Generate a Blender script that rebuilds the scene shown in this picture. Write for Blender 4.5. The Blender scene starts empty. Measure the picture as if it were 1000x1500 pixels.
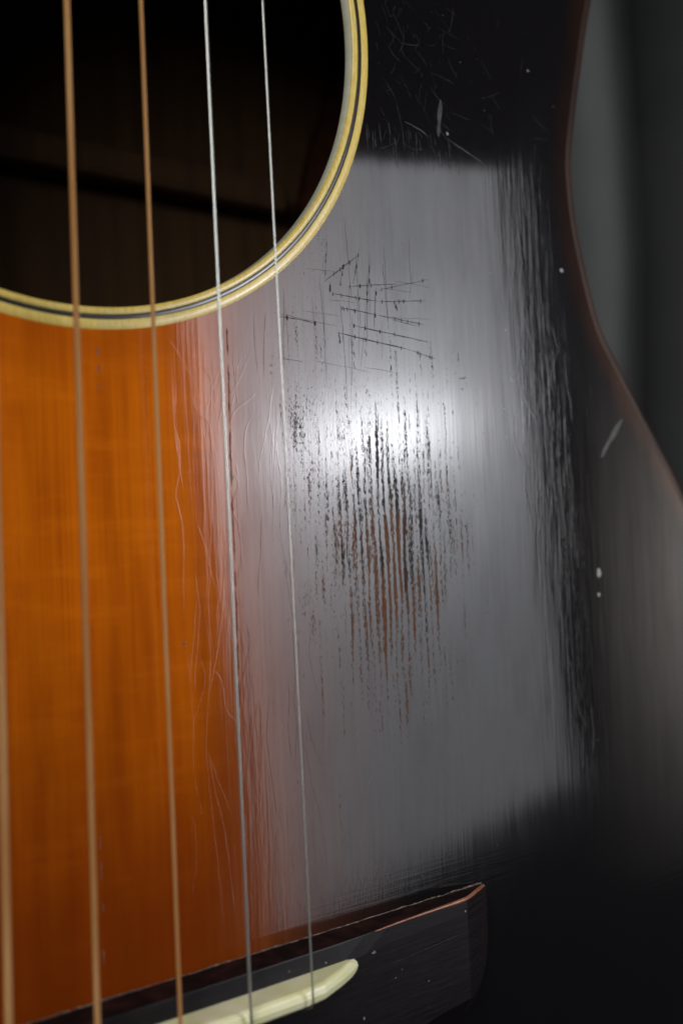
import bpy, math, random
import numpy as np
from mathutils import Vector, Matrix, Euler

random.seed(7); np.random.seed(7)
S = 0.001                      # everything below is measured in millimetres on the guitar
scn = bpy.context.scene
COL = scn.collection
# the guitar stands upright: its own axes are x to the treble side, y to the neck, z out of the top
ROOT = Matrix.Translation((0, 0, 1.2)) @ Matrix.Rotation(math.radians(90), 4, 'X')
def W(x, y, z): return ROOT @ Vector((x * S, y * S, z * S))

# ------------------------------------------------------------------ camera
cam = bpy.data.cameras.new('camera'); co = bpy.data.objects.new('camera', cam); COL.objects.link(co)
CP = (-59.3959, -86.4674, 134.8608)
co.matrix_world = ROOT @ Matrix.Translation(Vector(CP) * S) @ Euler((0.0745, -0.6516, -0.0545), 'XYZ').to_matrix().to_4x4()
cam.sensor_fit = 'HORIZONTAL'; cam.sensor_width = 24.0; cam.lens = 24.0 * 1552.83 / 1000
cam.clip_start = 0.01; cam.clip_end = 50
cam.dof.use_dof = True; cam.dof.focus_distance = 0.1705
cam.dof.aperture_fstop = 37.27 / 3.0; cam.dof.aperture_blades = 9
scn.camera = co

# ------------------------------------------------------------------ world and view
w = bpy.data.worlds.new('World'); scn.world = w; w.use_nodes = True
bg = w.node_tree.nodes['Background']; bg.inputs[0].default_value = (0.9, 0.95, 1.0, 1); bg.inputs[1].default_value = 0.012
scn.view_settings.view_transform = 'Standard'; scn.view_settings.look = 'None'
scn.view_settings.exposure = 0; scn.view_settings.gamma = 1
try:
    scn.cycles.use_denoising = True; scn.cycles.sample_clamp_indirect = 4
except Exception: pass

# ------------------------------------------------------------------ lamps
def frame(loc, xdir, ydir):
    x = Vector(xdir).normalized(); z = x.cross(Vector(ydir)).normalized(); y = z.cross(x)
    m = Matrix((x, y, z)).transposed().to_4x4()
    return ROOT @ Matrix.Translation(Vector(loc) * S) @ m
N_ = Vector((0.6576, 0.0706, 0.7500)); EX = Vector((0.7515, 0, -0.6590)); EX.normalize(); EY = N_.cross(EX)
PC = Vector((58.85, -73.5, 0))
def panel_pt(D, a, b): return PC + N_ * D + EX * a + EY * b
def area(name, pl, pr, h, yoff, power, color, glow=None, skew=0.0):
    L = bpy.data.lights.new(name, 'AREA'); L.shape = 'RECTANGLE'; L.energy = power; L.color = color
    wd = (pr - pl); c = (pl + pr) / 2 + EY * yoff
    L.size = wd.length * S; L.size_y = h * S
    o = bpy.data.objects.new(name, L); COL.objects.link(o)
    nn_ = wd.cross(EY).normalized(); R_ = Matrix.Rotation(skew, 3, nn_)
    wd = R_ @ wd; up = R_ @ EY
    o.matrix_world = frame(c, wd, up)
    if o.matrix_world.to_3x3().col[2].dot((W(*c) - W(*PC))) < 0:   # the lamp shines down its own -z
        o.matrix_world = frame(c, -wd, up)
    if glow:
        L.use_nodes = True; nt = L.node_tree; em = nt.nodes['Emission']
        g = nt.nodes.new('ShaderNodeNewGeometry'); sp = nt.nodes.new('ShaderNodeSeparateXYZ')
        nt.links.new(g.outputs['Parametric'], sp.inputs[0])
        glow(nt, sp, em)
    return o
def mnode(nt, op, a, b=None, c=None):
    n = nt.nodes.new('ShaderNodeMath'); n.operation = op
    for i, v in enumerate((a, b, c)):
        if v is None: continue
        if isinstance(v, (int, float)): n.inputs[i].default_value = v
        else: nt.links.new(v, n.inputs[i])
    return n.outputs[0]
def soft_glow(k, cu, cv, su, sv, lo):
    def f(nt, sp, em):
        u = mnode(nt, 'DIVIDE', mnode(nt, 'SUBTRACT', sp.outputs[0], cu), su)
        v = mnode(nt, 'DIVIDE', mnode(nt, 'SUBTRACT', sp.outputs[1], cv), sv)
        r = mnode(nt, 'ADD', mnode(nt, 'MULTIPLY', u, u), mnode(nt, 'MULTIPLY', v, v))
        e = mnode(nt, 'EXPONENT', mnode(nt, 'MULTIPLY', r, -1.0))
        nt.links.new(mnode(nt, 'MULTIPLY_ADD', e, k, lo), em.inputs['Strength'])
    return f
# softbox on the treble side; its reflection is the grey sheet on the lacquer, brightest where the bulb sits behind the cloth
def softbox_glow(nt, sp, em):
    def g(cu, cv, su, sv):
        u = mnode(nt, 'DIVIDE', mnode(nt, 'SUBTRACT', sp.outputs[0], cu), su); v = mnode(nt, 'DIVIDE', mnode(nt, 'SUBTRACT', sp.outputs[1], cv), sv)
        return mnode(nt, 'EXPONENT', mnode(nt, 'MULTIPLY', mnode(nt, 'ADD', mnode(nt, 'MULTIPLY', u, u), mnode(nt, 'MULTIPLY', v, v)), -1.0))
    e = mnode(nt, 'MULTIPLY_ADD', g(GU, GV, .23, .055), 5.2, .40)
    e = mnode(nt, 'MULTIPLY_ADD', g(GU, GV, .40, .17), 1.6, e)
    e = mnode(nt, 'MULTIPLY_ADD', g(.5, .80, .9, .50), .50, e)
    nt.links.new(e, em.inputs['Strength'])
GU, GV = .475, .62
sbx = area('softbox', panel_pt(236, -77, 0), panel_pt(384, 66, 0), 325, -19, 0.71, (0.93, 0.94, 1.0), glow=softbox_glow, skew=.115)
sbx.data.spread = math.radians(150)
# dimmer panel lamp further round, added for the warm reflection at the edge
area('side_panel', panel_pt(320, 84, 0), panel_pt(440, 300, 0), 300, -50, .66, (1.0, 0.93, 0.85),
     glow=soft_glow(1.0, 0.50, 0.5, 0.34, 0.30, 0.0))
# broad weak fill light, added on the bass side
fl = bpy.data.lights.new('fill_light', 'AREA'); fl.shape = 'RECTANGLE'; fl.size = .22; fl.size_y = .3; fl.energy = 1.6; fl.color = (1.0, .97, .90)
flo = bpy.data.objects.new('fill_light', fl); COL.objects.link(flo)
q = (W(30, -70, 0) - W(-330, 170, 290)).to_track_quat('-Z', 'Y')
flo.matrix_world = Matrix.Translation(W(-330, 170, 290)) @ q.to_matrix().to_4x4()
# added lamp, out of view, to brighten the backdrop
bl = bpy.data.lights.new('backdrop_lamp', 'AREA'); bl.size = 0.3; bl.energy = 2.6; bl.color = (0.97, 0.985, 1.0)
blo = bpy.data.objects.new('backdrop_lamp', bl); COL.objects.link(blo)
q = (W(620, 60, -520) - W(180, 420, -170)).to_track_quat('-Z', 'Y')
blo.matrix_world = Matrix.Translation(W(180, 420, -170)) @ q.to_matrix().to_4x4()

# ------------------------------------------------------------------ helpers
class X:
    """tiny expression wrapper round shader math nodes"""
    def __init__(s, nt, o): s.nt, s.o = nt, o
    def _m(s, op, *a): return X(s.nt, mnode(s.nt, op, s.o, *[v.o if isinstance(v, X) else v for v in a]))
    def __add__(s, b): return s._m('ADD', b)
    __radd__ = __add__
    def __sub__(s, b): return s._m('SUBTRACT', b)
    def __rsub__(s, b): return (s * -1.0) + b
    def __mul__(s, b): return s._m('MULTIPLY', b)
    __rmul__ = __mul__
    def __truediv__(s, b): return s._m('DIVIDE', b)
    def abs(s): return s._m('ABSOLUTE')
    def sin(s): return s._m('SINE')
    def pw(s, p): return s._m('POWER', p)
    def mx(s, b): return s._m('MAXIMUM', b)
    def mn(s, b): return s._m('MINIMUM', b)
    def exp(s): return s._m('EXPONENT')
    def step(s, a, b):   # smooth 0..1 between a and b
        n = s.nt.nodes.new('ShaderNodeMapRange'); n.interpolation_type = 'SMOOTHSTEP'; n.clamp = True
        s.nt.links.new(s.o, n.inputs['Value'])
        if a < b: v = (a, b, 0, 1)
        else: v = (b, a, 1, 0)
        for i, k in enumerate(('From Min', 'From Max', 'To Min', 'To Max')): n.inputs[k].default_value = v[i]
        return X(s.nt, n.outputs[0])
def new_mat(name):
    m = bpy.data.materials.new(name); m.use_nodes = True
    nt = m.node_tree; return m, nt, nt.nodes['Principled BSDF']
def coords(nt):
    tc = nt.nodes.new('ShaderNodeTexCoord'); mp = nt.nodes.new('ShaderNodeMapping')
    mp.inputs['Scale'].default_value = (1 / S,) * 3
    nt.links.new(tc.outputs['Object'], mp.inputs['Vector'])
    sp = nt.nodes.new('ShaderNodeSeparateXYZ'); nt.links.new(mp.outputs[0], sp.inputs[0])
    return [X(nt, sp.outputs[i]) for i in range(3)]
def noise(nt, x, y, sx, sy, det=2.0, z=0.0, rough=0.5, dist=0.0):
    c = nt.nodes.new('ShaderNodeCombineXYZ')
    nt.links.new((x * sx).o, c.inputs[0]); nt.links.new((y * sy).o, c.inputs[1])
    if isinstance(z, X): nt.links.new(z.o, c.inputs[2])
    else: c.inputs[2].default_value = z
    n = nt.nodes.new('ShaderNodeTexNoise'); n.inputs['Scale'].default_value = 1; n.inputs['Detail'].default_value = det
    n.inputs['Roughness'].default_value = rough; n.inputs['Distortion'].default_value = dist
    nt.links.new(c.outputs[0], n.inputs['Vector'])
    return X(nt, n.outputs[0])
def mixc(nt, f, a, b):
    n = nt.nodes.new('ShaderNodeMix'); n.data_type = 'RGBA'
    if isinstance(f, X): nt.links.new(f.o, n.inputs[0])
    else: n.inputs[0].default_value = f
    for v, k in ((a, 6), (b, 7)):
        if isinstance(v, tuple): n.inputs[k].default_value = (*v, 1)
        else: nt.links.new(v, n.inputs[k])
    return n.outputs[2]
def lk(nt, a, b): nt.links.new(a.o if isinstance(a, X) else a, b)
def bump(nt, h_mm, strength=1.0):
    n = nt.nodes.new('ShaderNodeBump'); n.inputs['Distance'].default_value = S; n.inputs['Strength'].default_value = strength
    lk(nt, h_mm, n.inputs['Height']); return n.outputs[0]

def link(name, verts, faces, mat, parent=None, smooth=True, **props):
    me = bpy.data.meshes.new(name); me.from_pydata([tuple(c * S for c in v) for v in verts], [], faces)
    me.validate(); me.update()
    if smooth: me.polygons.foreach_set('use_smooth', [True] * len(me.polygons))
    if mat: me.materials.append(mat)
    o = bpy.data.objects.new(name, me); COL.objects.link(o)
    if parent: o.parent = parent
    for k, v in props.items(): o[k] = v
    return o
def bevel(o, wmm, seg=2):
    b = o.modifiers.new('bevel', 'BEVEL'); b.width = wmm * S; b.segments = seg; b.limit_method = 'ANGLE'; b.angle_limit = math.radians(35)
    return o
def catmull(p, n, closed=False):
    p = np.array(p, float); out = []; m = len(p)
    for i in range(m if closed else m - 1):
        if closed: a, b, c, d = p[(i - 1) % m], p[i], p[(i + 1) % m], p[(i + 2) % m]
        else: a, b, c, d = p[max(i - 1, 0)], p[i], p[i + 1], p[min(i + 2, m - 1)]
        for t in np.arange(n) / n:
            out.append(.5 * ((2 * b) + (c - a) * t + (2 * a - 5 * b + 4 * c - d) * t * t + (3 * b - a - 3 * c + d) * t ** 3))
    if not closed: out.append(p[-1])
    return np.array(out)

# ------------------------------------------------------------------ materials
def mat_soundboard():
    m, nt, b = new_mat('sunburst_lacquer')
    x, y, z = coords(nt)
    at = nt.nodes.new('ShaderNodeAttribute'); at.attribute_name = 'rim'; rim = X(nt, at.outputs['Fac'])
    # ---- sunburst: amber middle, red brown shoulder, black
    wob = noise(nt, x, y, .05, .012, 2) - .5
    dy = (y + 95).abs()
    u = x.abs() + wob * 5 + (dy * dy) * 0.0006 + ((y * -1 - 150).mx(0)).pw(2.0) * .004
    g1 = noise(nt, x, y, 1.1, .012, 3, 3.0)          # grain bands
    g2 = noise(nt, x, y, .35, .035, 3, 9.0)
    g4 = noise(nt, x, y, 3.4, .018, 3, 77.0)          # close annual rings
    g3 = noise(nt, x, y, .07, .34, 4, 5.0, .6)            # faint cross figure
    amber = mixc(nt, g1.step(.15, .85), (.55, .118, .0014), (.65, .150, .0020))
    amber = mixc(nt, (g2.step(.42, .72)) * .65, amber, (.40, .070, .0015))
    amber = mixc(nt, g4.step(.45, .75) * .38, amber, (.33, .052, .0012))
    amber = mixc(nt, (g3.step(.46, .70)) * .36, amber, (.76, .185, .005))
    red = mixc(nt, g1.step(.35, .7), (.165, .036, .006), (.215, .050, .009))
    low = ((y * -1 - 78) * .015 + (noise(nt, x, y, .12, .03, 3, 61.0) - .5) * .5).step(.0, .95)
    amber = mixc(nt, low * .9, amber, (.150, .021, .0010))  # light falloff toward the bridge put into the amber, along with burst colour
    amber = mixc(nt, (x * x + y * y).pw(.5).step(64, 54) * .45, amber, (.30, .050, .002))
    c = mixc(nt, u.step(15, 28), amber, red)
    c = mixc(nt, u.step(23, 38), c, (.058, .019, .011))
    c = mixc(nt, u.step(33, 47), c, (.022, .009, .007))
    c = mixc(nt, u.step(43, 60), c, (.0042, .0036, .0042))
    # rubbed-through rim, brown
    redge = rim + (noise(nt, x, y, .07, .04, 3, 1.0) - .5) * .35
    c = mixc(nt, redge.step(.60, .97) * .8, c, mixc(nt, (y + 45).step(35, -25), (.017, .0068, .004), (.050, .018, .008)))
    c = mixc(nt, rim.step(.86, .875), c, (.010, .006, .004))
    # ---- pick and arm wear: pits that follow the grain
    wx = x + (noise(nt, x, y, .3, .06, 2, 21.0) - .5) * 1.5
    lines = (wx * (2 * math.pi / 1.32)).sin()
    n1 = noise(nt, x, y, 1.15, .068, 3.0, 2.0, .62)
    n2 = noise(nt, x, y, 5.2, 1.15, 4.0, 8.0, .72, .4)
    ex = (x - 54.5) / 18.5; ey = (y + 83) / 29.0
    bl = (((ex * ex) * (ex * ex) + ey * ey) * -0.95).exp()
    ex2 = (x - 54) / 7.5; ey2 = (y + 93) / 21.0
    core = ((ex2 * ex2 + ey2 * ey2) * -1.0).exp()
    sc = n1 * 1.0 + (n2 - .5) * 1.32 + lines * (noise(nt, x, y, .11, .05, 2, 33.0) * .12 + core * .10) + bl * .320 + core * .075
    pit = sc.step(.890, .925)
    n6 = noise(nt, x, y, 4.6, .38, 4.0, 11.0, .7, .4)
    pit = pit.mx((n6 + (n1 - .5) * .5 + lines * .05 + bl * .20).step(.795, .83) * .9 * bl.step(.15, .6))
    # tiny specks on the left fringe
    ex3 = (x - 37) / 6.0; ey3 = (y + 72) / 34.0
    fr = ((ex3 * ex3 + ey3 * ey3) * -1.0).exp()
    n4 = noise(nt, x, y, 5.5, 1.6, 3, 14.0, .7)
    n5 = noise(nt, x, y, 1.0, .10, 2, 17.0)
    speck = (n4 + (n5 - .5) * .7 + fr * .19).step(.795, .83) * fr.step(.12, .5)
    ex4 = (x - 37) / 9.0; ey4 = (y + 33) / 13.0
    fr2 = ((ex4 * ex4 + ey4 * ey4) * -1.0).exp()
    speck2 = (n4 + (n5 - .5) * .6 + fr2 * .12).step(.76, .80) * fr2.step(.2, .6)
    pit = pit.mx(speck * .9).mx(speck2 * .9)
    pit = pit * bl.mx(fr).mx(fr2).step(.03, .12)
    # wood laid bare is brown, packed dirt is black; more wood towards the bridge
    bare = (noise(nt, x, y, .45, .05, 2, 31.0) + (y * -1 - 73) * .010 - (x - 51).abs() * .005).step(.50, .64)
    pc = mixc(nt, n2.step(.3, .7), (.010, .008, .008), (.034, .026, .023))
    pb = mixc(nt, n2.step(.35, .65), (.070, .028, .015), (.15, .062, .031))
    c = mixc(nt, pit, c, mixc(nt, bare, pc, pb))
    lk(nt, c, b.inputs['Base Color'])
    inv = pit * -1 + 1
    lk(nt, pit * .35 + .42, b.inputs['Roughness'])
    b.inputs['IOR'].default_value = 1.45
    b.inputs['Specular IOR Level'].default_value = .01
    dull = noise(nt, x, y, 2.4, .05, 4, 71.0, .6).step(.40, .75) * .12 + noise(nt, x, y, .10, .045, 4, 72.0, .6).step(.42, .75) * .15
    dull = dull + noise(nt, x, y, 6.0, .7, 3, 73.0, .7).step(.55, .8) * .16
    lk(nt, (inv * .93 + .05) * (dull * -1 + 1.06), b.inputs['Coat Weight'])
    b.inputs['Coat IOR'].default_value = 1.5
    hz = noise(nt, x, y, .5, .12, 3, 41.0)
    lk(nt, hz * .04 + .045 + rim.step(.0, .5) * .03 + (y * -1 - 118).step(0, 22) * .05 + pit * .22, b.inputs['Coat Roughness'])
    # ---- lacquer relief in millimetres
    r1 = noise(nt, x, y, .16, .020, 2, 51.0) * .030                       # long sink lines
    r2 = noise(nt, x, y, 1.9, .05, 3, 52.0) * .0070                     # grain showing through
    r3 = noise(nt, x, y, 3.0, 1.2, 2, 53.0) * .0006                      # orange peel
    band = (((x - 96 + (y + 60) * .09) / 7.0)); band = (band * band * -1).exp()
    r4 = (noise(nt, x, y, .95, .070, 3, 54.0, .6, .9) * .030) * band * (y + 125).step(-15, 45).mx(.45)      # crazed, wavy lacquer near the waist
    fz = (((x - 44) / 13)); fz = (fz * fz * -1).exp() * (y + 22).step(8, -30)
    r5 = noise(nt, x, y, 4.2, .45, 3, 55.0, .6) * .0125 * fz
    brf = (y + 143).step(7, 0)
    r6 = noise(nt, x, y, .05, 1.6, 2, 56.0) * .012 * brf
    cz = (((x - 30) / 12)); cz = (cz * cz * -1).exp()
    r7 = noise(nt, x, y, .9, .09, 3, 57.0, .6, .5) * .012 * cz
    h = r1 + r2 + r3 + r4 + r5 + r6 + r7 - pit * .022
    nb = bump(nt, h)
    lk(nt, nb, b.inputs['Normal']); lk(nt, nb, b.inputs['Coat Normal'])
    return m
def simple(name, col, rough, coat=0.0, metal=0.0, coat_rough=.1, spec=.5, var=None, bmp=None):
    m, nt, b = new_mat(name); x, y, z = coords(nt)
    if var:
        col2, sx, sy, lo, hi = var
        c = mixc(nt, noise(nt, x, y, sx, sy, 4, z * .3).step(lo, hi), col, col2); lk(nt, c, b.inputs['Base Color'])
    else: b.inputs['Base Color'].default_value = (*col, 1)
    b.inputs['Roughness'].default_value = rough; b.inputs['Metallic'].default_value = metal
    b.inputs['Coat Weight'].default_value = coat; b.inputs['Coat Roughness'].default_value = coat_rough
    b.inputs['Specular IOR Level'].default_value = spec
    if bmp:
        sx, sy, a = bmp; lk(nt, bump(nt, noise(nt, x, y, sx, sy, 3, z) * a), b.inputs['Normal'])
    return m
M_TOP = mat_soundboard()
def mat_ivory(name, a, b2, dirt):
    m, nt, b = new_mat(name); x, y, z = coords(nt)
    n = noise(nt, x, y, 2.6, .5, 3, 2.0); n2 = noise(nt, x, y, .18, .18, 2, 4.0)
    c = mixc(nt, n.step(.35, .7), a, b2)
    c = mixc(nt, n2.step(.55, .75) * .3, c, (.66, .58, .34))
    c = mixc(nt, noise(nt, x, y, 1.2, 1.2, 4, 9.0, .7).step(.62, .72) * .6, c, dirt)
    lk(nt, c, b.inputs['Base Color']); b.inputs['Roughness'].default_value = .35
    b.inputs['Coat Weight'].default_value = .5; b.inputs['Coat Roughness'].default_value = .12
    lk(nt, bump(nt, n * .004 + noise(nt, x, y, 1, 1, 3, 6.0) * .01), b.inputs['Normal'])
    return m
M_CREAM = mat_ivory('aged_cream_celluloid', (.64, .47, .10), (.74, .57, .16), (.33, .22, .06))
M_WALL = mat_ivory('pale_hole_edge', (.72, .75, .60), (.80, .83, .70), (.58, .56, .42))
M_INLAY = simple('black_purfling', (.010, .009, .012), .35, coat=.8, coat_rough=.12)
M_BIND = simple('worn_brown_rim', (.012, .005, .003), .5, coat=.15, coat_rough=.25, spec=.15, var=((.030, .011, .005), .10, .06, .35, .7))
M_RIMEDGE = simple('bare_rim_corner', (.11, .036, .009), .95, spec=.0, var=((.20, .075, .020), .10, .06, .35, .7))
M_SIDE = simple('dark_mahogany_side', (.045, .014, .008), .35, coat=.8, var=((.09, .03, .015), .02, .3, .4, .7))
M_INSIDE = simple('raw_inside_wood', (.10, .050, .018), .85, var=((.08, .04, .018), .2, .02, .35, .7))
M_BACKIN = simple('inside_back_wood', (.085, .042, .015), .8, var=((.06, .028, .010), .25, .01, .35, .7))
M_BONE = simple('yellowed_bone', (.80, .79, .44), .38, coat=.3, coat_rough=.2, var=((.88, .85, .60), .25, .8, .4, .7), bmp=(1.5, 3, .01))
def mat_bridge():
    m, nt, b = new_mat('ebonised_rosewood'); x, y, z = coords(nt)
    n = noise(nt, x, y, .10, 2.6, 4, 3.0, .65); c = mixc(nt, n.step(.35, .7), (.005, .004, .005), (.011, .008, .009))
    ge = nt.nodes.new('ShaderNodeNewGeometry'); pt = X(nt, ge.outputs['Pointiness'])
    c = mixc(nt, (noise(nt, x, y, .5, .5, 3, 8.0) + (z - 3) * 0).step(.70, .78) * .35, c, (.06, .03, .018))
    lk(nt, c, b.inputs['Base Color']); lk(nt, n * .25 + .24, b.inputs['Roughness'])
    b.inputs['Specular IOR Level'].default_value = .20
    lk(nt, bump(nt, n * .008 + noise(nt, x, y, 2.2, 4, 3, 4.0) * .005), b.inputs['Normal'])
    return m
M_BRIDGE = mat_bridge()
M_BEDGE = simple('rubbed_bridge_edge', (.20, .055, .018), .4, coat=.4, coat_rough=.2, var=((.34, .14, .07), .25, .8, .4, .7))
M_PIN = simple('black_pin', (.01, .01, .01), .3)
M_EBONY = simple('dark_fretboard', (.03, .018, .012), .4, var=((.06, .035, .02), .6, .05, .4, .7))
M_NECK = simple('mahogany_neck', (.12, .04, .018), .35, coat=.6)
M_NICKEL = simple('nickel_fret', (.6, .6, .58), .3, metal=1)
M_STEEL = simple('plain_steel', (.60, .63, .61), .32, metal=.85)
def mat_bronze():
    m, nt, b = new_mat('bronze_winding'); x, y, z = coords(nt)
    n = noise(nt, x, y, .6, .035, 3, 3.0)
    c = mixc(nt, n.step(.35, .68), (.50, .235, .075), (.66, .37, .15))
    lk(nt, c, b.inputs['Base Color']); b.inputs['Metallic'].default_value = .3; b.inputs['Roughness'].default_value = .42
    wv = (y * (2 * math.pi / .27) + x * 3).sin()
    lk(nt, bump(nt, wv * .035), b.inputs['Normal'])
    return m
M_BRONZE = mat_bronze()
M_SCR = simple('dark_scratch', (.030, .024, .024), .8, spec=.1, var=((.060, .040, .034), 2, 2, .4, .6))
M_SCR2 = simple('grey_hairline', (.055, .050, .052), .7, spec=.1)
M_CRACK = simple('grain_crack', (.095, .020, .008), .7, spec=.2, var=((.24, .060, .016), 1.6, .8, .45, .6))
M_HAIR = simple('pale_hair_scratch', (.020, .019, .018), .55, spec=.3, var=((.042, .042, .040), .6, .6, .4, .7))
M_HAIR2 = simple('faint_hair_scratch', (.010, .010, .012), .5, spec=.3, var=((.030, .030, .034), .6, .6, .4, .7))
M_DENT = simple('pale_chip', (.21, .215, .21), .5, spec=.5, var=((.12, .12, .115), 2, 2, .4, .6))
M_DIRT = simple('dull_lacquer_chip', (.16, .10, .06), .6, var=((.09, .05, .03), 2, 2, .4, .6))
M_LEDGE = simple('old_glue_line', (.050, .034, .026), .6, var=((.20, .15, .095), .9, 2.5, .45, .68), bmp=(1.5, 4, .05))

# ------------------------------------------------------------------ the guitar
guitar = bpy.data.objects.new('acoustic_guitar', None); COL.objects.link(guitar)
guitar.matrix_world = ROOT; guitar.empty_display_size = .05
guitar['label'] = 'old sunburst acoustic guitar, amber to black lacquer, worn bare beside the strings'
guitar['category'] = 'guitar'

RR = [(0, 123), (35, 123), (75, 121), (105, 112), (122, 94), (127.5, 70), (123.5, 48), (115.1, 25.2), (110.4, 8.8), (106.6, -6.8),
      (105.9, -14.4), (107.1, -25.2), (111.7, -41.2), (117.4, -49.9), (124, -58.9), (136, -74.9), (150, -97), (168, -132), (181, -172), (187, -218),
      (184, -268), (166, -314), (130, -345), (78, -362), (0, -367)]
OUT = catmull(RR + [(-a, b) for a, b in RR[-2:0:-1]], 14, True)
ang = np.unwrap(np.arctan2(OUT[:, 0], OUT[:, 1]))     # clockwise from +y
rad = np.hypot(*OUT.T)
NA = 720
th = np.linspace(0, 2 * np.pi, NA, endpoint=False)
rb = np.interp(th, np.r_[ang, ang[0] + 2 * np.pi], np.r_[rad, rad[0]])
DIR = np.c_[np.sin(th), np.cos(th)]
BND = DIR * rb[:, None]
seg = np.roll(BND, -1, 0) - BND
def edge_dist(P):
    out = np.full(len(P), 1e9)
    for i in range(0, NA, 2):
        a = BND[i]; d = BND[(i + 2) % NA] - a; t = np.clip(((P - a) @ d) / (d @ d), 0, 1)
        out = np.minimum(out, np.hypot(*(P - a - t[:, None] * d).T))
    return out
# outward normals of the outline
tan = np.roll(BND, -1, 0) - np.roll(BND, 1, 0); tan /= np.hypot(*tan.T)[:, None]
NRM = np.c_[-tan[:, 1], tan[:, 0]]; NRM *= np.sign((NRM * DIR).sum(1))[:, None]
HOLE, RO = 50.65, 53.86
def loft(rings, closed_u=True):
    """rings: list of (NA,3) arrays -> verts, faces"""
    n = len(rings[0]); V = np.concatenate(rings); F = []
    for k in range(len(rings) - 1):
        for i in range(n if closed_u else n - 1):
            j = (i + 1) % n; F.append((k * n + i, k * n + j, (k + 1) * n + j, (k + 1) * n + i))
    return V, F
BW = 2.6                                              # width of the rim binding
inner_b = BND - NRM * BW
rings = []
for t in np.linspace(0, 1, 26) ** .9:
    p = DIR * RO * (1 - t) + inner_b * t
    rings.append(np.c_[p, np.zeros(NA)])
V, F = loft(rings); F = [f[::-1] for f in F]
sb = link('soundboard', V, F, M_TOP, guitar)
rimv = np.clip(1 - edge_dist(V[:, :2]) / 22, 0, 1)
a = sb.data.attributes.new('rim', 'FLOAT', 'POINT'); a.data.foreach_set('value', rimv.astype(np.float32))
# underside
V, F = loft([np.c_[DIR * HOLE, np.full(NA, -2.2)], np.c_[BND - NRM * 2, np.full(NA, -2.4)]])
link('soundboard_underside', V, F, M_INSIDE, guitar)
# binding, rounded over the edge
rr = [np.c_[inner_b, np.zeros(NA)]]
for k in range(6):
    a_ = math.pi / 2 * k / 5
    rr.append(np.c_[BND - NRM * (1.7 * (1 - math.sin(a_))), np.full(NA, -1.7 * (1 - math.cos(a_)) + .02)])
rr.append(np.c_[BND, np.full(NA, -6.)])
V, F = loft(rr); rbn = link('rim_binding', V, [f[::-1] for f in F], M_BIND, guitar)
rbn.data.materials.append(M_RIMEDGE)
for i_ in range(len(F)):
    if i_ // NA >= 4: rbn.data.polygons[i_].material_index = 1
V, F = loft([np.c_[BND - NRM * .15, np.full(NA, -6.)], np.c_[BND - NRM * .15, np.full(NA, -100.)], np.c_[BND - NRM * 2, np.full(NA, -101.)],
             np.c_[BND - NRM * 2.4, np.full(NA, -97.)], np.c_[BND - NRM * 2.4, np.full(NA, -2.4)]])
link('side', V, [f[::-1] for f in F], M_SIDE, guitar)
V, F = loft([np.c_[DIR * .5, np.full(NA, -104.)], np.c_[BND - NRM * .3, np.full(NA, -100.2)]])
V2, F2 = loft([np.c_[BND * .97, np.full(NA, -97.)], np.c_[DIR * .5, np.full(NA, -98.)]])
back = link('back', np.r_[V, V2], F + [tuple(i + len(V) for i in f) for f in F2], M_BACKIN, guitar)
# braces on the inside of the back
def box(x0, x1, y0, y1, z0, z1):
    v = [(x, y, z) for z in (z0, z1) for y in (y0, y1) for x in (x0, x1)]
    return v, [(0, 2, 3, 1), (4, 5, 7, 6), (0, 1, 5, 4), (2, 6, 7, 3), (0, 4, 6, 2), (1, 3, 7, 5)]
for yy in (82, 8, -110, -230):
    v, f = box(-100, 100, yy - 4, yy + 4, -98, -89); bevel(link('back_brace', v, f, M_BACKIN, back, False), 2)
# rosette
def ring(name, r0, r1, mat, z=.02, par=None):
    V, F = loft([np.c_[DIR * r0, np.full(NA, z)], np.c_[DIR * (r0 + .08), np.full(NA, z + .03)], np.c_[DIR * (r1 - .08), np.full(NA, z + .03)], np.c_[DIR * r1, np.full(NA, z - .06)]])
    return link(name, V, [f[::-1] for f in F], mat, par or guitar)
rings_ = [np.c_[DIR * r_, np.full(NA, z_)] for r_, z_ in ((51.75, -.04), (51.68, .05), (50.95, .05), (50.72, -.10), (50.65, -.35))]
V, F = loft(rings_); ros = link('rosette', V, F, M_CREAM, guitar)
ring('purfling_line', 51.72, 52.48, M_INLAY, -.03, ros)
ring('outer_ring', 52.44, 53.90, M_CREAM, .02, ros)
V, F = loft([np.c_[DIR * 50.65, np.full(NA, -.35)], np.c_[DIR * 50.60, np.full(NA, -2.0)], np.c_[DIR * 50.9, np.full(NA, -2.3)]])
link('hole_edge', V, F, M_WALL, ros)

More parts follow.
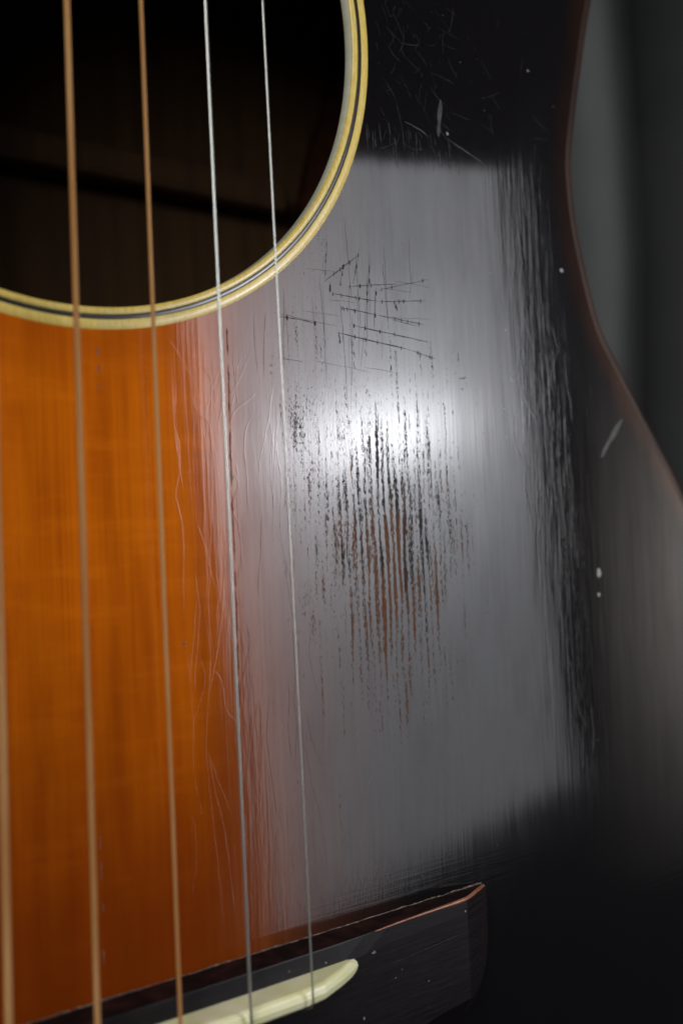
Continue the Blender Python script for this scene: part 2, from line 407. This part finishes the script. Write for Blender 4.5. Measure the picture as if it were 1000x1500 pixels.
# ---- ribbons laid on or cut in the lacquer
def ribbons(name, lines, mat, z=.012, ridge=0.0, parent=None, **props):
    V, F = [], []
    for pts, wd in lines:
        p = np.array(pts, float)[:, :2]
        if len(p) < 2: continue
        t = np.gradient(p, axis=0); t /= np.maximum(np.hypot(*t.T), 1e-6)[:, None]; n = np.c_[-t[:, 1], t[:, 0]]
        k = len(p); base = len(V); rw = random.uniform(.85, 1.15); ph = random.uniform(0, 6.28)
        for i in range(k):
            s_ = i / (k - 1); ww = wd * min(1, 5 * min(s_, 1 - s_) + .18) * (rw + .25 * math.sin(ph + i * .9)) / 2
            l, r = p[i] - n[i] * ww, p[i] + n[i] * ww
            if ridge: V += [(*l, .002), (*p[i], ridge * min(1, 6 * min(s_, 1 - s_) + .1)), (*r, .002)]
            else: V += [(*l, z), (*p[i], z + .004), (*r, z)]
        for i in range(k - 1):
            a_ = base + 3 * i
            F += [(a_, a_ + 3, a_ + 4, a_ + 1), (a_ + 1, a_ + 4, a_ + 5, a_ + 2)]
    F = [f[::-1] for f in F]
    o = link(name, V, F, mat, parent or sb, **props)
    return o
def path(a, b, n=14, wob=.15, seed=None):
    a, b = np.array(a, float), np.array(b, float); L = np.hypot(*(b - a)); t = np.linspace(0, 1, n)
    nn = np.array([-(b - a)[1], (b - a)[0]]) / L
    w_ = np.cumsum(np.random.randn(n)) * wob; w_ -= np.linspace(w_[0], w_[-1], n)
    return a + (b - a) * t[:, None] + nn * w_[:, None]
PICK = [((42.35, -42.32), (50.13, -36.63), 0.2), ((48.48, -41.95), (50.2, -35.34), 0.14), ((45.74, -42.29), (46.66, -39.02), 0.12), ((47.21, -42.39), (58.1, -40.69), 0.2), ((53.54, -42.34), (65.3, -38.97), 0.18), ((44.09, -43.98), (53.95, -44.2), 0.24), ((53.95, -44.2), (64.51, -42.8), 0.2), ((45.78, -46.14), (53.29, -46.53), 0.24), ((53.29, -46.53), (64.23, -47.14), 0.18), ((47.85, -48.76), (64.88, -50.09), 0.24), ((44.82, -50.31), (60.38, -51.85), 0.24), ((60.38, -51.85), (66.11, -52.92), 0.14), ((33.46, -48.76), (40.57, -49.17), 0.22), ((43.8, -42.14), (43.63, -43.53), 0.12), ((52.6, -36.2), (49.16, -56.55), 0.12), ((53.31, -41.77), (52.58, -49.09), 0.3), ((52.08, -36.28), (51.72, -47.17), 0.1), ((45.05, -50.4), (45.22, -51.76), 0.14), ((43.41, -35.93), (42.61, -41.9), 0.1), ((57.82, -45.32), (57.12, -43.76), 0.1)]
CRACK = [(23.85, -51.55), (23.83, -59.8), (23.65, -69.04), (23.62, -80.26), (23.63, -90.4), (23.52, -100.48), (23.44, -112.49), (23.48, -124.45), (23.49, -134.36), (23.7, -142.29)]
CHECKS = [[(14.09, -54.48), (14.29, -60.42), (14.27, -66.36), (15.05, -68.8), (14.76, -73.25), (14.19, -76.21), (14.64, -78.66), (15.05, -82.11), (14.83, -89.94), (14.73, -97.73)], [(14.73, -97.73), (15.41, -102.66), (15.45, -109.46), (15.49, -116.24), (16.17, -121.18), (16.6, -124.16)], [(18.24, -94.07), (18.89, -100.05), (18.1, -107.84), (17.62, -113.65), (17.95, -121.49), (18.66, -128.43), (19.08, -134.35), (19.43, -139.28)], [(17.81, -111.72), (18.42, -118.65), (19.49, -122.74), (20.22, -126.79), (20.87, -132.8), (21.41, -138.79)], [(24.63, -94.51), (25.75, -98.65), (23.88, -105.54), (24.09, -108.57), (25.05, -113.72), (24.18, -119.6), (25.05, -123.74), (24.98, -127.72)], [(25.52, -113.79), (25.93, -117.87), (26.0, -123.91), (26.34, -126.98)], [(23.67, -65.96), (24.84, -63.86), (27.34, -62.17), (28.62, -61.05)], [(27.98, -64.22), (26.51, -66.88), (26.13, -69.99), (26.42, -74.12), (26.25, -80.29)], [(17.21, -60.23), (18.06, -64.19), (20.15, -66.11), (20.48, -69.13), (20.65, -70.64)], [(13.78, -54.02), (15.57, -56.35), (18.0, -60.18), (19.02, -63.14)], [(19.99, -53.96), (19.81, -58.03), (20.88, -59.99), (20.38, -66.1)], [(23.86, -61.85), (25.66, -59.16), (27.0, -56.46), (28.33, -54.26)], [(23.7, -73.12), (24.56, -75.16), (23.59, -78.22), (24.09, -80.26), (25.22, -81.81)], [(22.35, -82.26), (21.11, -94.27), (19.26, -102.06), (18.45, -104.94)], [(19.03, -102.04), (20.66, -104.19), (21.06, -108.2), (22.71, -110.4)], [(29.05, -106.11), (28.22, -113.15), (28.85, -120.36), (29.22, -125.5)]]
PALE = [((70.24, -5.87), (69.3, -12.88), 0.8), ((109.35, -69.18), (116.88, -61.22), 1.0), ((71.46, -12.67), (81.03, -15.91), 0.25), ((61.36, -11.9), (66.99, -13.36), 0.2), ((71.46, -56.06), (73.17, -55.58), 0.2)]
CHIPS = [((82.5, -60.98), 0.35, 0.5), ((82.68, -66.01), 0.35, 0.6), ((85.06, -55.27), 0.45, 0.55), ((106.83, -92.07), 0.8, 1.3), ((106.49, -96.19), 0.5, 0.6), ((100.42, -32.83), 0.6, 0.55), ((83.91, -46.08), 0.3, 0.3), ((72.18, -57.84), 0.3, 0.4), ((67.38, -60.78), 0.25, 0.3), ((69.58, -62.11), 0.25, 0.5), ((77.09, -65.58), 0.25, 0.5), ((23.78, -74.14), 0.35, 0.5), ((2.93, -56.9), 0.2, 0.8), ((3.05, -59.27), 0.16, 1.0), ((2.95, -61.92), 0.2, 0.35), ((0.92, -123.48), 0.10, 1.3), ((0.98, -127.11), 0.10, 1.9), ((1.0, -132.07), 0.09, 1.2), ((0.86, -138.33), 0.13, 1.4), ((71.52, -11.79), 0.35, 0.4), ((93.74, 5.19), 0.35, 0.3), ((14.72, -98.02), 0.3, 0.4), ((11.56, -95.16), 0.2, 0.3), ((70.68, -55.26), 0.2, 0.3)]

# the named long pick scratches, each a part
for a_, b_, wd in PICK:
    ribbons('scratch', [(path(a_, b_, 22, .02), wd * (.62 if abs(a_[1] - b_[1]) < abs(a_[0] - b_[0]) else .42))], M_SCR if abs(a_[1] - b_[1]) < abs(a_[0] - b_[0]) * 1.5 else M_SCR2)
# knots of dirt caught where scratches cross the grain
kn = []
for a_, b_, wd in PICK:
    for _ in range(4):
        t = random.random(); p = np.array(a_) * (1 - t) + np.array(b_) * t
        kn.append((path(p + (0, .35), p - (random.uniform(-.1, .1), .45), 5, .05), random.uniform(.12, .25)))
ribbons('scratch_nick', kn, M_SCR, z=.018, kind='stuff')
# fine vertical and slanting hairlines over the sheen beside the rosette
fine = []
for _ in range(40):
    x0 = random.gauss(43, 8); y0 = random.uniform(-22, -50)
    if math.hypot(x0, y0) < 56 or x0 < 20: continue
    L = random.uniform(3, 16); fine.append((path((x0, y0), (x0 + random.gauss(0, .5), y0 - L), 14, .05), random.uniform(.035, .08)))
for _ in range(14):
    x0 = random.uniform(22, 60); y0 = random.uniform(-38, -56)
    if math.hypot(x0, y0) < 56: continue
    L = random.uniform(4, 14); fine.append((path((x0, y0), (x0 + L, y0 - L * random.uniform(-.05, .12)), 14, .03), random.uniform(.04, .08)))
ribbons('hairline_scratch', fine, M_SCR2, kind='stuff')
# long crack along the grain under the second string
crack = []
yy = CRACK[0][1]
cr = catmull(CRACK, 24)
i = 0
while i < len(cr) - 6:
    L = random.randint(6, 26); crack.append((cr[i:i + L] + np.random.randn(len(cr[i:i + L]), 2) * .03, random.uniform(.22, .40))); i += L + random.choice((0, 0, 1, 2))
ribbons('grain_crack', crack, M_CRACK, z=.014)
# lacquer checking: raised wandering ridges between amber and black
ck = []
for line in CHECKS:
    ck.append((catmull([np.array(p) + np.random.randn(2) * .08 for p in line], 8), random.uniform(.24, .34)))
for _ in range(46):
    x0 = random.uniform(14, 37); y0 = random.uniform(-56, -128); n = random.randint(5, 12)
    st = random.uniform(1.2, 2.6); p = [(x0, y0)]; vx = random.gauss(0, .25)
    for _k in range(n):
        vx = vx * .6 + random.gauss(0, .22); p.append((p[-1][0] + vx, p[-1][1] - st))
    if p[-1][1] < -142: continue
    ck.append((catmull(p, 5), random.uniform(.13, .24)))
for _ in range(5):   # short arcs near the rosette
    x0 = random.uniform(16, 30); y0 = -math.sqrt(58 ** 2 - x0 ** 2) - random.uniform(0, 6); p = [(x0, y0)]; vx = random.gauss(0, .25)
    for _k in range(7):
        vx += random.gauss(0, .12); p.append((p[-1][0] + vx, p[-1][1] - 1.4))
    ck.append((catmull(p, 5), random.uniform(.15, .24)))
ribbons('lacquer_check', ck, M_TOP, ridge=.010, kind='stuff')
# crazed lines near the waist
cz = []
for _ in range(20):
    y0 = random.uniform(-18, -120); x0 = 92 - (y0 + 60) * .10 + random.gauss(0, 4.5)
    p = [(x0, y0)]; vx = random.gauss(0, .35)
    for _k in range(random.randint(4, 9)):
        vx = vx * .7 + random.gauss(0, .4); p.append((p[-1][0] + vx, p[-1][1] - random.uniform(1.2, 2.6)))
    cz.append((catmull(p, 5), random.uniform(.18, .45)))
ribbons('waist_check', cz, M_TOP, ridge=.010, kind='stuff')
# pale hairs on the dark part by the hole
hr = []
for _ in range(130):
    x0 = random.uniform(54, 95) if random.random() < .3 else random.gauss(63, 6); y0 = random.uniform(24, -20)
    if math.hypot(x0, y0) < 55.5: continue
    a0 = random.choice((random.gauss(-1.2, .35), random.gauss(-.7, .4), random.gauss(-2.0, .3))); L = random.uniform(.8, 6); k_ = random.gauss(0, .08)
    p = [(x0, y0)]
    for _k in range(6):
        a0 += k_; p.append((p[-1][0] + math.cos(a0) * L / 6, p[-1][1] + math.sin(a0) * L / 6))
    hr.append((p, random.uniform(.03, .065)))
for _ in range(26):   # vertical ticks at the top of the sheen
    x0 = random.uniform(52, 74); y0 = -15 - random.uniform(-2.5, 2); hr.append((path((x0, y0), (x0 + random.gauss(.2, .1), y0 - random.uniform(1.2, 4)), 6, .03), random.uniform(.06, .12)))
ribbons('hair_scratch', hr, M_HAIR2, kind='stuff')
for p0, p1, wd in PALE:
    ribbons('pale_scratch', [(path(p0, p1, 12, .06), wd)], M_HAIR, z=.02)
# chips and dents; the bright ones carry their glint as pale matte colour
def chip(p, rx, ry, par=None, z0=0.0, mat=None):
    n = 12; V = [(p[0], p[1], z0 + .07)] + [(p[0] + rx * math.cos(2 * math.pi * k / n) * random.uniform(.75, 1.2), p[1] + ry * math.sin(2 * math.pi * k / n) * random.uniform(.75, 1.2), z0 + .006) for k in range(n)]
    link('chip', V, [(0, 1 + k, 1 + (k + 1) % n) for k in range(n)], mat or M_DENT, par or sb)
# dust and tiny flecks lying on the lacquer
dV, dF = [], []
for _ in range(260):
    px_, py_ = random.uniform(18, 118), random.uniform(-142, 20)
    if math.hypot(px_, py_) < 55: continue
    rr_ = random.choice((.03, .04, .05, .08)); b0 = len(dV)
    dV += [(px_ + rr_ * math.cos(k * 1.26) * random.uniform(.6, 1.2), py_ + rr_ * math.sin(k * 1.26) * random.uniform(.6, 1.6), .006) for k in range(5)] + [(px_, py_, .05)]
    dF += [(b0 + k, b0 + (k + 1) % 5, b0 + 5) for k in range(5)]
link('dust_fleck', dV, dF, M_DENT, sb, kind='stuff')
for p, rx, ry in CHIPS: chip(p, rx * .75, ry * .75, mat=M_DENT if p[0] > 50 else M_DIRT)

# ---- bridge
XS = [-71, -69.5, -67, -63.5, -55, -46, -41, -36, -20, 0, 20, 36, 41, 46, 55, 63.5, 67, 69.5, 71]
def bh(x):
    return float(np.interp(abs(x), [0, 34, 46, 63.5, 71], [5.85, 5.85, 4.8, 4.15, 1.1]))
YF = -144.3
def yb(x): return float(np.interp(abs(x), [0, 38, 50, 58, 63.5, 67, 69.5, 71], [-172, -172, -166, -165, -164.6, -163.3, -160.5, -155]))
V, F = [], []
prof = [(0, 0), (0, .915), (.006, .93), (.11, 1.0), (.35, 1.0), (.62, 1.0), (.80, .98), (1, .30), (1, 0)]
for x_ in XS:
    h_, y1 = bh(x_), yb(x_)
    wing = min(1, max(0, (abs(x_) - 36) / 10))
    for s_, k_ in prof:
        if k_ in (.915, .93): k_ += (.985 - k_) * wing
        V.append((x_, YF + (y1 - YF) * s_, h_ * k_ if k_ else -.05))
n = len(prof)
for i in range(len(XS) - 1):
    for j in range(n - 1): F.append((i * n + j, i * n + j + 1, (i + 1) * n + j + 1, (i + 1) * n + j))
F += [tuple(range(n)), tuple(range((len(XS) - 1) * n, len(XS) * n))[::-1]]
F = [f[::-1] for f in F]
M_BFRONT = simple('matte_bridge_front', (.010, .005, .005), .85, spec=.06, var=((.028, .011, .009), .3, .3, .4, .7))  # front face matte with little specular, unlike the rest of the bridge
bridge = bevel(link('bridge', V, F, M_BRIDGE, guitar, False), .25)
bridge.data.materials.append(M_BFRONT)
for i_, f_ in enumerate(F):
    if i_ < (len(XS) - 1) * (n - 1) and i_ % (n - 1) == 0: bridge.data.polygons[i_].material_index = 1
# rubbed brown edge along the wing and round the corner
pe = [(43, YF - .05, bh(43) - .05), (50, YF, bh(50) - .08), (57, YF, bh(57) - .1), (62, YF, bh(62) - .12), (64.5, YF - .05, bh(64.5) - .2), (67.5, YF - .05, bh(67.5) - .3), (70.6, YF - .1, bh(70.6) - .4)]
def tube(name, pts, radii, mat, parent, seg=12, **props):
    P = np.array(pts, float); k = len(P); T = np.gradient(P, axis=0); T /= np.linalg.norm(T, axis=1)[:, None]
    V, F = [], []
    for i in range(k):
        up = np.array([0, 0, 1.]) if abs(T[i][2]) < .9 else np.array([1., 0, 0])
        a_ = np.cross(T[i], up); a_ /= np.linalg.norm(a_); b_ = np.cross(a_, T[i]); r_ = radii if np.isscalar(radii) else radii[i]
        for s_ in range(seg):
            q_ = 2 * math.pi * s_ / seg; V.append(tuple(P[i] + (a_ * math.cos(q_) + b_ * math.sin(q_)) * r_))
    for i in range(k - 1):
        for s_ in range(seg):
            t_ = (s_ + 1) % seg; F.append((i * seg + s_, i * seg + t_, (i + 1) * seg + t_, (i + 1) * seg + s_))
    F += [tuple(range(seg))[::-1], tuple(range((k - 1) * seg, k * seg))]
    return link(name, V, F, mat, parent, **props)
pc_ = catmull(pe, 8)
tube('rubbed_edge', pc_, [.10 + .22 * min(1, 2.2 * i / len(pc_)) for i in range(len(pc_))], M_BEDGE, bridge, 10)
# ragged glue and lacquer line where the bridge meets the top
gl = []
x_ = -70.0
while x_ < 70.5:
    L = random.uniform(2, 7); gl.append((path((x_, YF + .10), (min(x_ + L, 71), YF + .10), 10, .03), random.uniform(.14, .34))); x_ += L * .93
ribbons('glue_line', gl, M_LEDGE, ridge=.10, parent=bridge, kind='stuff')
ribbons('scratch', [(path((45, -150.2), (61, -149.3), 20, .03), .12)], M_HAIR, parent=bridge)
bridge.children[-1].location.z = 4.75 * S
for p, rx, ry in [((42.5, -147.4), .9, .35), ((63, -146.2), .3, .25), ((33, -146.2), .25, .2), ((47, -152.5), .25, .2), ((40, -156.5), .35, .4), ((37.4, -157.4), .25, .25), ((54, -155), .3, .2), ((48.4, -151.6), .2, .2), ((26.5, -145.7), .2, .2)]:
    chip(p, rx * .7, ry * .7, bridge, bh(p[0]) - .02)
# bone saddle in its slot
V, F = [], []
sx = [-39.5, -39, -37.5, -34.5, -30, -26, -15, 0, 15, 26, 29.5, 34, 37, 38.6, 39.2]
def sh(x): return float(np.interp(abs(x), [0, 27, 30, 34.5, 37.5, 39, 39.5], [11.1, 10.9, 10.4, 8.4, 6.8, 5.9, 5.2]))
for x_ in sx:
    e = max(0.15, min(1, (39.6 - abs(x_)) / 1.6)) ** .6; yc, hw = -148.15, 1.25 * e; h_ = sh(x_)
    for dy_, z_ in ((hw, 4.), (hw, h_ - .75), (hw * .72, h_ - .25), (0, h_), (-hw * .75, h_ - .2), (-hw, h_ - .7), (-hw, 4.)): V.append((x_, yc + dy_, z_))
n = 7
for i in range(len(sx) - 1):
    for j in range(n - 1): F.append((i * n + j, (i + 1) * n + j, (i + 1) * n + j + 1, i * n + j + 1))
F += [tuple(range(n)), tuple(range((len(sx) - 1) * n, len(sx) * n))[::-1]]
bevel(link('saddle', V, F, M_BONE, bridge, False), .22)

# ---- strings, each from the pin over the saddle to the nut
STR = [(-26.3, -24.9, .62, 1), (-16.3, -15.2, .50, 1), (-5.45, -4.95, .39, 1), (5.75, 5.35, .275, 1), (16.25, 15.2, .20, 0), (26.4, 24.75, .140, 0)]
for k, (xs, xt, r_, wound) in enumerate(STR):
    hz = 11.1 if k < 5 else 10.95
    zz = 11.65
    sl_ = (xt - xs) / 148.0
    pts = [(xs, -151.7, 2.0), (xs, -151.4, 5.6), (xs, -150.2, 9.2), (xs, -149.2, 11.2), (xs, -148.3, zz)]
    ys_ = np.r_[np.linspace(-146, 60, 40), np.linspace(80, 472, 12)]
    pts += [(xs + sl_ * (y_ + 148), y_, zz + max(0, y_) * -.004) for y_ in ys_]
    s = tube('string', pts, r_, M_BRONZE if wound else M_STEEL, guitar, 20 if wound else 14)
    s['label'] = 'bronze wound string' if wound else 'plain steel string'
    tube('bridge_pin', [(xs, -161.0, 3), (xs, -161.0, 6.1), (xs, -161.0, 6.9), (xs, -161.0, 7.1)], [2.3, 2.7, 2.4, .9], M_PIN, bridge, 20)
# ---- fretboard, neck, nut (above the frame)
v, f = box(-26, 26, 56, 474, .05, 7.0)
for i in (2, 3, 6, 7): v[i] = (v[i][0] * 22 / 26, v[i][1], v[i][2])
fb = bevel(link('fretboard', v, f, M_EBONY, guitar, False), .5)
for fr in range(1, 20):
    y_ = 475 - 628 * (1 - 2 ** (-fr / 12)); 
    if y_ > 60: 
        hw = 25.7 - 4 * (y_ - 56) / 418; tube('fret', [(-hw, y_, 7.2), (hw, y_, 7.2)], .9, M_NICKEL, fb, 8)
v, f = box(-27, 27, 123, 474, -20, 0)
for i in (2, 3, 6, 7): v[i] = (v[i][0] * 22 / 27, v[i][1], v[i][2])
bevel(link('neck', v, f, M_NECK, guitar, False), 9, 4)
v, f = box(-22, 22, 474.2, 479, 0, 11); bevel(link('nut', v, f, M_BONE, guitar, False), .8)
v, f = box(-32, 32, 479.2, 650, -18, -2); bevel(link('headstock', v, f, M_SIDE, guitar, False), 3)

# ------------------------------------------------------------------ backdrop curtain
def mat_cloth():
    m, nt, b = new_mat('grey_cloth'); x, y, z = coords(nt)
    c = mixc(nt, noise(nt, x, z, .01, .004, 4).step(.3, .7), (.105, .108, .108), (.135, .138, .136))
    lk(nt, c, b.inputs['Base Color']); b.inputs['Roughness'].default_value = .95; b.inputs['Specular IOR Level'].default_value = .1
    return m
cv = [(-1400, 0), (-1250, 60), (-1100, -10), (-950, 70), (-800, 0), (-600, 60), (-420, -10), (-250, 60), (-80, 0), (100, 70), (250, 10), (420, 50), (560, 20), (700, 10), (790, 6), (840, 16), (880, 8), (912, -10),
      (938, -90), (958, -260), (985, -520), (1015, -700), (1060, -760), (1110, -620), (1170, -300), (1240, -60), (1330, 40), (1450, 0), (1600, 60), (1800, 0)]
cp = catmull(cv, 10)
ys_ = np.linspace(-900, 1100, 26); V, F = [], []
for iy, y_ in enumerate(ys_):
    for (x_, z_) in cp: V.append((x_ + 12 * math.sin(y_ * .004 + x_ * .01) + (-.16 * max(0, 230 - y_) if y_ > -300 else -84.8 ), -(-560 + z_ * (1 + .15 * math.sin(y_ * .003))), y_))
nx = len(cp)
for i in range(len(ys_) - 1):
    for j in range(nx - 1): F.append((i * nx + j, i * nx + j + 1, (i + 1) * nx + j + 1, (i + 1) * nx + j))
cur = link('curtain', V, F, mat_cloth()); cur.location.z = 1.2
cur['label'] = 'dark grey cloth backdrop hanging in soft folds behind the guitar'; cur['category'] = 'curtain'
